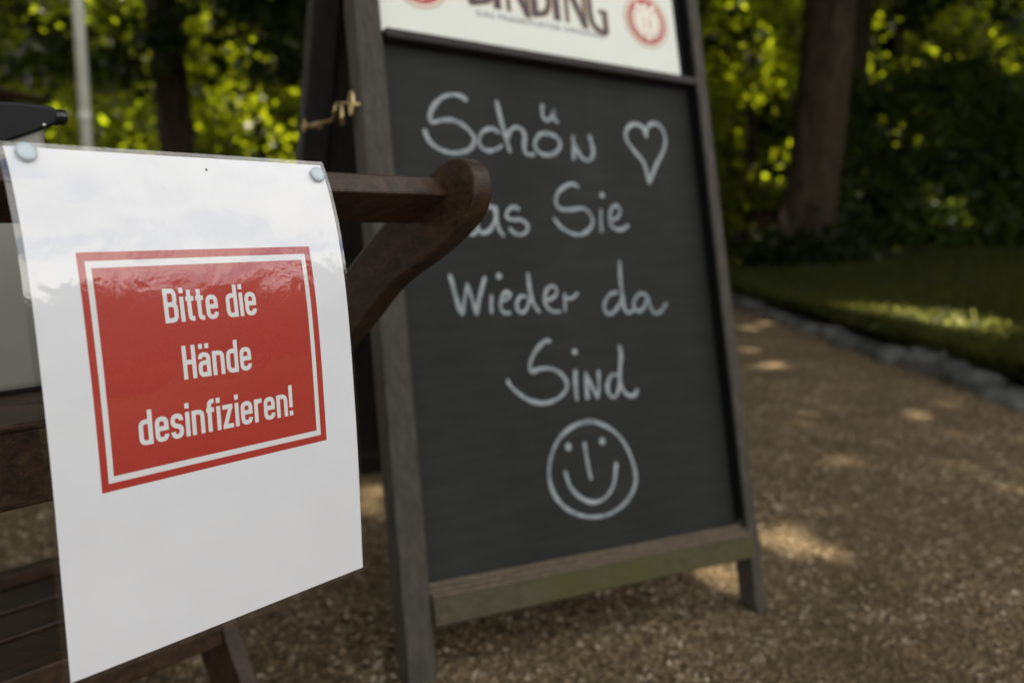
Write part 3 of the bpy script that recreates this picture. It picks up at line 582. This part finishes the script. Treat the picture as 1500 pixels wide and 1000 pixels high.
# --- lettering: narrow monoline grotesque
def rounded(P, rad=.14, n=7):
    out = []
    for i, p in enumerate(P):
        q = np.array(p[:2], float); r = p[2] if len(p) > 2 else rad
        if i in (0, len(P)-1) or r == 0: out.append(q); continue
        a = np.array(P[i-1][:2], float)-q; c = np.array(P[i+1][:2], float)-q; la, lc = np.linalg.norm(a), np.linalg.norm(c); rr = min(r, la*.5 if i > 1 else la, lc*.5 if i < len(P)-2 else lc)
        a, c = a/la*rr, c/lc*rr
        for k in range(n+1):
            s = k/n; out.append(q+a*(1-s)**2+c*s**2)
    return out
SW = .140; r_ = SW/2; XH = .74; WL = .43; X0_, X1_ = r_, WL-r_; Y0_, Y1_ = r_, XH-r_
st = lambda x, y0=0., y1=1.: [(x, y0), (x, y1)]
GL = {
 'B': (.47, [st(r_), [(r_, 1-r_), (.375, 1-r_, .15), (.375, .53, .13), (r_, .53)], [(r_, .53), (.395, .53, .13), (.395, r_, .15), (r_, r_)]]),
 'i': (SW, [st(r_, 0, XH), st(r_, .84, 1.)]),
 't': (.27, [[(.115, .93), (.115, Y0_, .10), (.27, Y0_)], [(0, .665), (.27, .665)]]),
 'e': (WL, [[(X1_, .21), (X1_, Y0_, .15), (X0_, Y0_, .15), (X0_, Y1_, .15), (X1_, Y1_, .15), (X1_, .325)], [(X0_, .385), (X1_+r_, .385)]]),
 'd': (WL, [st(X1_), [(X1_, Y0_), (X0_, Y0_, .15), (X0_, Y1_, .15), (X1_, Y1_)]]),
 'H': (.45, [st(r_), st(.45-r_), [(r_, .5), (.45-r_, .5)]]),
 'ä': (WL, [[(X0_+.005, .545), (X0_+.005, Y1_, .14), (X1_, Y1_, .15), (X1_, 0)], [(X1_, .425), (X0_, .425, .13), (X0_, Y0_, .13), (X1_, Y0_)], st(.115, .85, 1.), st(.33, .85, 1.)]),
 'n': (WL, [st(X0_, 0, XH), [(X0_, Y1_), (X1_, Y1_, .15), (X1_, 0)]]),
 's': (.41, [[(X1_-.02, .525), (X1_-.02, Y1_, .14), (X0_, Y1_, .14), (X0_, .41, .11), (X1_-.02, .335, .11), (X1_-.02, Y0_, .14), (X0_, Y0_, .14), (X0_, .215)]]),
 'f': (.28, [[(.11, 0), (.11, 1-r_, .13), (.28, 1-r_)], [(0, .665), (.27, .665)]]),
 'z': (.37, [[(0.0, Y1_), (.36, Y1_)], [(.30, Y1_+.02), (.065, Y0_-.02)], [(0, Y0_), (.37, Y0_)]]),
 'r': (.29, [st(X0_, 0, XH), [(X0_, Y1_-.1), (X0_+.03, Y1_, .09), (.29, Y1_)]]),
 '!': (SW, [st(r_, .27, 1.), st(r_, 0, .155)]), ' ': (.16, [])}
def dense(P, step):
    out = [np.array(P[0], float)]
    for a, b in zip(P[:-1], P[1:]):
        a, b = np.array(a, float), np.array(b, float)
        if np.linalg.norm(b-a) < .004: continue
        k = max(1, int(np.linalg.norm(b-a)/step))
        for i in range(1, k+1): out.append(a+(b-a)*i/k)
    return out
def letter_line(text, u0, u1, sbase, cap=.0205):
    gap = .072; tot = sum(GL[c][0]+gap for c in text)-gap; kx = (u1-u0)/tot; x = 0
    for ch in text:
        wd_, strokes = GL[ch]; VV, FF = [], []
        for si, P in enumerate(strokes):
            pts = dense(rounded(P), .12); v2, f2 = ribbon2([(p[0], p[1]) for p in pts], SW); b0 = len(VV)
            VV += [SP(u0+(x+q[0])*kx, sbase-q[1]*cap, .00013+.00002*si) for q in v2]; FF += [tuple(i+b0 for i in f) for f in f2]
        if VV: part('printed_letter', VV, FF, 'print_white', paper)
        x += wd_+gap
letter_line('Bitte die', .0726, .1352, .1037); letter_line('Hände', .0806, .1277, .1386); letter_line('desinfizieren!', .0497, .1568, .1733)
part('pin_hole', [SP(.1165+.0006*math.cos(k*.8), .0085+.0010*math.sin(k*.8), .00045) for k in range(8)], [tuple(range(8))], 'black_plastic', paper)
# thumbtacks
def tack(u, s, lab):
    c = SP(u, s, .0008); nrm = (SP(u, s, 1)-SP(u, s, 0)); rt = root('thumbtack', c, lab, 'thumbtack', 'grey thumbtacks holding the notice')
    prof = [(.0000, .0052), (.0012, .0056), (.0021, .0053), (.0027, .0042), (.0030, .0020)]
    V, Fq = tube([c+nrm*a for a, _ in prof], [r for _, r in prof], 28); part('head', V, Fq, 'tack', rt, True)
    V, Fq = tube([c-nrm*.008, c], .0006, 8); part('pin', V, Fq, 'steel', rt, True)
tack(.0102, .0040, 'pale blue-grey thumbtack in the left top corner of the notice'); tack(.2035, .0085, 'pale blue-grey thumbtack in the right top corner of the notice')

# ================================================================== A-BOARD
qa, qb, qc = 0.5414446729, 0.2641849972, -0.0376352794
hb = np.array([math.cos(qa), math.sin(qa), 0]); bkd = np.array([-math.sin(qa), math.cos(qa), 0]); ub = math.cos(qb)*UP+math.sin(qb)*bkd
BH = math.cos(qc)*hb+math.sin(qc)*ub; BU = -math.sin(qc)*hb+math.cos(qc)*ub; BN = np.cross(BH, BU)
B0 = np.array([-.10117008, 1.10964789, -.55084226+CAMZ])
def BP(u, v, w_=0.0): return B0+BH*u+BU*v+BN*w_
board = root('chalkboard_sign', np.array([*(BP(.29, -.05, -.2)[:2]), 0]), 'folding dark wooden A-board with handwritten chalkboard and white brewery header', 'sign')
VT = 1.175; PW = -.024      # frame top, panel recess
def bbox(name, u, v, w_, m, parent=board, bev=.003):
    V, Fq = box(B0, BH, BU, BN, u, v, w_); return part(name, V, Fq, m, parent, False, bev)
def slant(name, u0, u1, v0, v1, w0, w1, m, bev):
    f_ = lambda v: -.0165*(1-min(1, v/.95))
    V = [BP(u+f_(v), v, w_) for w_ in (w0, w1) for u, v in ((u0, v0), (u1, v0), (u1, v1), (u0, v1))]
    return part(name, V, BOXF, m, board, False, bev)
bbox('stile', (-.047, -.0055), (-.092, VT), (-.036, .004), 'frame_wood'); slant('stile', .6105, .634, -.099, VT, -.036, .004, 'frame_wood', .003)
bbox('top_rail', (-.0050, .6110), (VT-.05, VT-.001), (-.034, .002), 'frame_wood')
panel = bbox('chalk_panel', (-.0052, .6112), (.03, VT-.052), (PW-.008, PW), 'chalk_panel', board, 0)
# left side bead; right, a black strip painting the stile's inner side as shade
bbox('moulding_or_shade', (-.0050, .004), (.064, .843), (PW+.0004, PW+.010), 'strip_wood'); slant('moulding_or_shade', .6080, .6113, .064, VT-.053, PW+.0004, .0015, 'black_plastic', .0008)
# ledge with a sloping, grooved top
bbox('ledge', (-.0050, .5950), (0, .0365), (-.034, .012), 'ledge_wood', board, .002)
for k in range(3): bbox('ledge_strip', (-.0049, .5949), (.0368, .0425+.0062*k), (.0095-.0105*k-.0098, .0095-.0105*k), 'ledge_lit', board, .0012)
# header sign and its holding strip
strip = bbox('holding_strip', (.001, .6075), (.843, .8575), (PW+.0005, .003), 'strip_wood')
head = bbox('header_panel', (-.0005, .582), (.8580, 1.118), (PW+.0005, -.011), 'sign_white', board, .001); wF = -.011
def b2(name, vf2, off, m, parent):
    v2, f2 = vf2; return part(name, [BP(q[0], q[1], off) for q in v2], f2, m, parent)
def multi(strokes, wd_, caps=True):
    V, Fq = [], []
    for P in strokes:
        v, f = ribbon2(P, wd_, caps); b0 = len(V); V += v; Fq += [tuple(i+b0 for i in q) for q in f]
    return V, Fq
# name: narrow letters with thin and thick strokes
LB, LH = .925, .082
def nm(ch, u0, wd_):
    L, Rr = u0+.004, u0+wd_-.004; T = LB+LH; m_ = (LB+T)/2; thick, thin = .0125, .0060; dr = -.006
    S = {'B': [([(L+.005, LB), (L+.005, T)], thick), (catmull([(L, T-.003), (Rr-.006, T-.010), (Rr-.005, m_+.010), (L, m_)], 6), thin), (catmull([(L, m_), (Rr-.003, m_-.008), (Rr-.001, LB+.014), (L, LB+.003)], 6), .0085)],
         'I': [([(L+.006, LB), (L+.006, T)], thick)],
         'N': [([(L+.002, LB), (L+.002, T)], thin), ([(L+.002, T-.004), (Rr-.001, LB+.004+dr)], thick*.95), ([(Rr-.001, LB+dr), (Rr-.001, T)], thin)],
         'D': [([(L+.005, LB), (L+.005, T)], thick), (catmull([(L, T-.003), (Rr-.008, T-.012), (Rr-.001, m_), (Rr-.008, LB+.012), (L, LB+.003)], 6), .0085)],
         'G': [(catmull([(Rr, T-.016), (Rr-.010, T-.003), (L+.008, T-.014), (L+.004, m_), (L+.008, LB+.006), (Rr-.008, LB-.007), (Rr-.001, LB+.004)], 6), .0095), ([(Rr-.003, LB-.006), (Rr-.003, m_-.008)], thick*.8), ([(Rr-.016, m_-.010), (Rr+.003, m_-.010)], thin)]}[ch]
    return S
x = .150
for ch, wd_ in zip('BINDING', (.046, .026, .048, .044, .026, .048, .046)):
    ss = nm(ch, x, wd_)
    for grow, off, m_, nme in ((.0045, .0003, 'logo_tan', 'letter_outline'), (0, .0006, 'logo_dark', 'name_letter')):
        V, Fq = [], []
        for i, (P, w0) in enumerate(ss):
            v, f = ribbon2(P, w0+grow, False); b0 = len(V); V += [BP(q[0], q[1], wF+off+.00003*i) for q in v]; Fq += [tuple(k+b0 for k in q) for q in f]
        part(nme, V, Fq, m_, head)
    x += wd_-.001
# small caption under the name
fc = bpy.data.curves.new('caption', 'FONT'); fc.body = 'DAS FRANKFURTER ORIGINAL'; fc.size = .0135; fc.space_character = 1.12; fc.resolution_u = 2
fo = bpy.data.objects.new('caption', fc); link(fo); dg = bpy.context.evaluated_depsgraph_get(); me = fo.evaluated_get(dg).to_mesh()
tv = np.array([v.co[:2] for v in me.vertices]); tf = [tuple(p.vertices) for p in me.polygons]; fo.evaluated_get(dg).to_mesh_clear(); bpy.data.objects.remove(fo)
tw = tv[:, 0].max(); tv[:, 0] *= .250/tw
part('caption', [BP(.164+q[0], .9075+q[1], wF+.0004) for q in tv], tf, 'logo_dark', head)
# round emblems with a white eagle on red
def emblem(cu, cv, rr):
    em = b2('emblem', disc2((cu, cv), rr, 40), wF+.0004, 'logo_tan', head)
    b2('emblem_ring', disc2((cu, cv), rr*.93, 40), wF+.0007, 'logo_cream', head); b2('emblem_field', disc2((cu, cv), rr*.86, 40), wF+.0010, 'logo_red', head)
    S = []
    def add(P, w0): S.append(([(cu+a*rr, cv+b*rr) for a, b in P], w0))
    add([(0, .46), (0, .1), (0, -.3)], [rr*.12, rr*.24, rr*.12]); add([(-.15, .58), (-.02, .62), (.02, .42)], [rr*.05, rr*.17, rr*.13])
    for s in (-1, 1):
        add(catmull([(s*.08, .20), (s*.24, .50), (s*.42, .62)], 5), rr*.17)
        for k in range(9):
            a = R(52-k*15.5); add([(s*.16, .10-.02*k), (s*(.16+.40*math.cos(a)), .10-.02*k+.42*math.sin(a)), (s*(.16+.60*math.cos(a)), .06-.02*k+.58*math.sin(a))], [rr*.07, rr*.095, rr*.03])
        add([(s*.05, -.2), (s*.20, -.46), (s*.24, -.68)], [rr*.12, rr*.09, rr*.05])
    for k in (-1, 0, 1): add([(0, -.25), (k*.10, -.70-.06*(k == 0))], [rr*.12, rr*.07])
    V, Fq = [], []
    for i, (P, w0) in enumerate(S):
        v, f = ribbon2(P, w0, False); b0 = len(V); V += [BP(q[0], q[1], wF+.0013+.00003*i) for q in v]; Fq += [tuple(k+b0 for k in q) for q in f]
    part('eagle', V, Fq, 'logo_cream', head)
emblem(.5145, .955, .0500); emblem(.0690, .953, .0500)
# --- handwriting on the panel (stroke centre lines)
def un(px, py): P = on_plane(px, py, BP(0, 0, PW), BN)-B0; return np.array([P@BH, P@BU])
def hand(name, strokes, ox, oy, s, wd_, dots=(), rd=.0052):
    V, Fq = [], []; a_seed = random.uniform(0, 6)
    for i, P in enumerate(strokes):
        c = catmull([un(ox+a/s, oy+b/s) for a, b in P], 6); n_ = len(c)
        ww = [wd_*(1+.15*math.sin(i*2.1+k*.23+a_seed)+.09*math.sin(k*.71+2*a_seed)+random.gauss(0, .03)) for k in range(n_)]
        v, f = ribbon2(c, ww, True); b0 = len(V); V += [BP(q[0], q[1], PW+.0004+.00004*(i % 9)) for q in v]; Fq += [tuple(k+b0 for k in q) for q in f]
    for a, b in dots:
        v, f = disc2(un(ox+a/s, oy+b/s), rd, 14); b0 = len(V); V += [BP(q[0], q[1], PW+.0006) for q in v]; Fq += [tuple(k+b0 for k in q) for q in f]
    return part(name, V, Fq, 'chalk', panel)
W1 = .0070
a1 = (620, 120, 5.769)
hand('chalk_letter', [[(360, 150), (330, 125), (260, 110), (180, 125), (110, 180), (70, 250), (60, 310), (85, 342), (160, 325), (250, 325), (330, 360), (400, 420), (435, 480), (420, 545), (370, 585), (290, 602), (200, 592), (110, 550), (50, 490), (20, 420)]], *a1, W1)
hand('chalk_letter', [[(640, 430), (600, 400), (550, 400), (500, 430), (475, 490), (490, 545), (540, 580), (590, 580), (640, 560), (665, 540)]], *a1, W1*.92)
hand('chalk_letter', [[(625, 170), (650, 280), (690, 430), (735, 585)], [(715, 470), (735, 420), (780, 385), (830, 400), (860, 450), (858, 520), (860, 580), (890, 615), (930, 615)]], *a1, W1)
hand('chalk_letter', [[(1060, 440), (1000, 440), (955, 490), (950, 550), (990, 600), (1060, 620), (1120, 600), (1160, 550), (1150, 490), (1100, 450), (1040, 430)], [(1010, 205), (1010, 270), (1030, 320), (1060, 325), (1095, 290), (1108, 245), (1110, 310), (1135, 340)]], *a1, W1*.95)
hand('chalk_letter', [[(1270, 465), (1275, 560), (1275, 645)], [(1275, 520), (1310, 590), (1350, 645), (1395, 665), (1430, 640), (1440, 590), (1430, 530), (1410, 460)]], *a1, W1)
hand('chalk_heart', [[(962, 218), (950, 185), (915, 172), (885, 195), (885, 235), (915, 280), (955, 330), (978, 408)], [(978, 408), (1005, 340), (1035, 280), (1042, 225), (1020, 180), (990, 170), (968, 190), (965, 222)]], 600, 120, 2.778, W1)
a2 = (640, 250, 5); W2 = .0063
hand('chalk_letter', [[(170, 330), (120, 300), (70, 350), (60, 420), (100, 460), (150, 430), (180, 360)], [(150, 60), (170, 200), (200, 350), (230, 440), (262, 470), (295, 445)]], *a2, W2)
hand('chalk_letter', [[(425, 290), (390, 260), (340, 290), (305, 350), (300, 410), (330, 452), (370, 450), (410, 410), (435, 340), (437, 285)], [(432, 270), (440, 350), (460, 430), (490, 475)]], *a2, W2)
hand('chalk_letter', [[(600, 280), (570, 265), (525, 290), (515, 340), (560, 360), (620, 360), (665, 395), (665, 440), (620, 470), (570, 455), (545, 430)]], *a2, W2*.9)
hand('chalk_letter', [[(1035, 120), (1010, 100), (960, 105), (900, 150), (875, 210), (885, 260), (930, 285), (1000, 285), (1070, 275), (1120, 310), (1145, 370), (1120, 430), (1060, 467), (1000, 462), (920, 420), (865, 355)]], *a2, W2)
hand('chalk_letter', [[(1205, 290), (1205, 370), (1210, 440)]], *a2, W2*.85, [(1212, 180)])
hand('chalk_letter', [[(1275, 365), (1325, 345), (1347, 295), (1320, 257), (1285, 275), (1270, 335), (1275, 390), (1310, 425), (1360, 430), (1400, 405)]], *a2, W2)
a3 = (650, 370, 4.412); W3 = .0063
hand('chalk_letter', [[(45, 150), (75, 260), (105, 370), (122, 393)], [(122, 393), (137, 310), (155, 205)], [(155, 205), (180, 280), (215, 390)], [(215, 390), (235, 290), (268, 165)]], *a3, W3)
hand('chalk_letter', [[(312, 280), (310, 330), (312, 385)]], *a3, W3*.8, [(360, 152)])
hand('chalk_letter', [[(372, 318), (415, 298), (432, 268), (405, 255), (378, 290), (370, 345), (390, 385), (430, 390)]], *a3, W3*.9)
hand('chalk_letter', [[(535, 285), (500, 283), (475, 330), (490, 380), (520, 385), (545, 350), (560, 300)], [(548, 140), (560, 240), (585, 330), (620, 382)]], *a3, W3*.9)
hand('chalk_letter', [[(662, 308), (712, 290), (735, 248), (708, 215), (668, 240), (655, 300), (670, 350), (710, 380), (750, 380)]], *a3, W3*.9)
hand('chalk_letter', [[(785, 270), (787, 320), (787, 375)], [(790, 292), (830, 295), (865, 265)]], *a3, W3*.85)
hand('chalk_letter', [[(1120, 255), (1075, 272), (1042, 330), (1048, 380), (1080, 395), (1120, 365), (1150, 310)], [(1140, 60), (1146, 180), (1160, 300), (1175, 370), (1200, 388), (1225, 375)]], *a3, W3)
hand('chalk_letter', [[(1312, 275), (1272, 265), (1235, 310), (1235, 358), (1265, 378), (1300, 350), (1320, 285)], [(1325, 290), (1340, 350), (1370, 393), (1410, 375), (1440, 330)]], *a3, W3*.9)
a4 = (730, 480, 6.818); W4 = .0064
hand('chalk_letter', [[(520, 135), (480, 130), (420, 180), (360, 260), (325, 350), (325, 415), (350, 438), (420, 410), (510, 405), (590, 430), (650, 480), (690, 550), (680, 620), (620, 690), (520, 740), (420, 750), (300, 715), (190, 640), (120, 570), (100, 530)]], *a4, W4)
hand('chalk_letter', [[(775, 440), (775, 560), (790, 715)]], *a4, W4, [(768, 240)])
hand('chalk_letter', [[(880, 455), (885, 580), (895, 695)], [(885, 480), (940, 590), (995, 695)], [(995, 695), (1010, 580), (1005, 440)]], *a4, W4)
hand('chalk_letter', [[(1195, 470), (1140, 470), (1100, 540), (1100, 630), (1130, 685), (1180, 680), (1210, 600), (1220, 500)], [(1215, 190), (1230, 270), (1220, 400), (1225, 540), (1260, 630), (1320, 680), (1375, 660), (1390, 620)]], *a4, W4)
a5 = (640, 460, 2.5)
hand('chalk_smiley', [[(575, 392), (510, 405), (450, 455), (418, 530), (415, 610), (445, 680), (500, 725), (570, 742), (640, 728), (700, 680), (730, 610), (715, 530), (680, 460), (630, 415), (570, 392), (540, 396)], [(543, 475), (553, 540), (565, 600)], [(472, 578), (490, 630), (530, 672), (575, 688), (620, 670), (650, 620), (658, 550)]], *a5, .0064, [(483, 485), (607, 465)], .006)
# --- rear leaf of the A-board
lr = R(18.8); rd_ = -math.cos(lr)*UP+math.sin(lr)*bkd; rn = np.cross(BH, -rd_)      # down the rear leaf, towards the inside
RT = BP(0, VT-.004, -.040)
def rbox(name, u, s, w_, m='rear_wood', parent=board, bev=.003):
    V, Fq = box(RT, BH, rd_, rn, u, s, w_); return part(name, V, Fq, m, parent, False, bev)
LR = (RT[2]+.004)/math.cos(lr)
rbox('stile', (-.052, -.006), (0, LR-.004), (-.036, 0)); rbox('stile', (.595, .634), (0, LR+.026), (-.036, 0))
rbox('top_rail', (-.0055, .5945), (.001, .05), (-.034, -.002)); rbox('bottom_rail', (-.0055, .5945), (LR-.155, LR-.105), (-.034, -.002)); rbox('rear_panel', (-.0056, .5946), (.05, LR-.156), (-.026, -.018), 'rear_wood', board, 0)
for u in (.08, .50): V, Fq = tube([BP(u, VT+.002, -.038), BP(u+.06, VT+.002, -.038)], .006, 12); part('hinge', V, Fq, 'steel', board, True)
# hook-and-eye stay on the left side
def onb(px, py, u=-.058): return on_plane(px, py, BP(u, 0, 0), BH)
def loop(c, ax, bx, r, k=14): return [c+ax*math.cos(2*math.pi*i/k)*r+bx*math.sin(2*math.pi*i/k)*r for i in range(k+1)]
e1 = onb(447, 184); e0 = onb(516, 152); bkx = (e1-e0)/np.linalg.norm(e1-e0)
part('hook_stay', *merge(tube([onb(441, 186), onb(489, 176)], .0021, 10), tube([onb(489, 176.5), onb(493, 152)], .0021, 10), tube([onb(492.5, 152), onb(511, 151)], .0021, 10), tube([onb(502, 150), onb(502.5, 184)], .0032, 12)), 'brass', board, True)
part('screw_eye', *merge(tube(loop(e1, bkx*.55, UP, .0085), .0020, 8), tube([e1+BH*.004, e1+BH*.03], .003, 8)), 'brass', board, True)
part('screw_eye', *merge(tube(loop(e0, bkx*.38, UP, .0165), .0021, 8), tube([e0+UP*.0, e0+BH*.03], .003, 8)), 'brass', board, True)
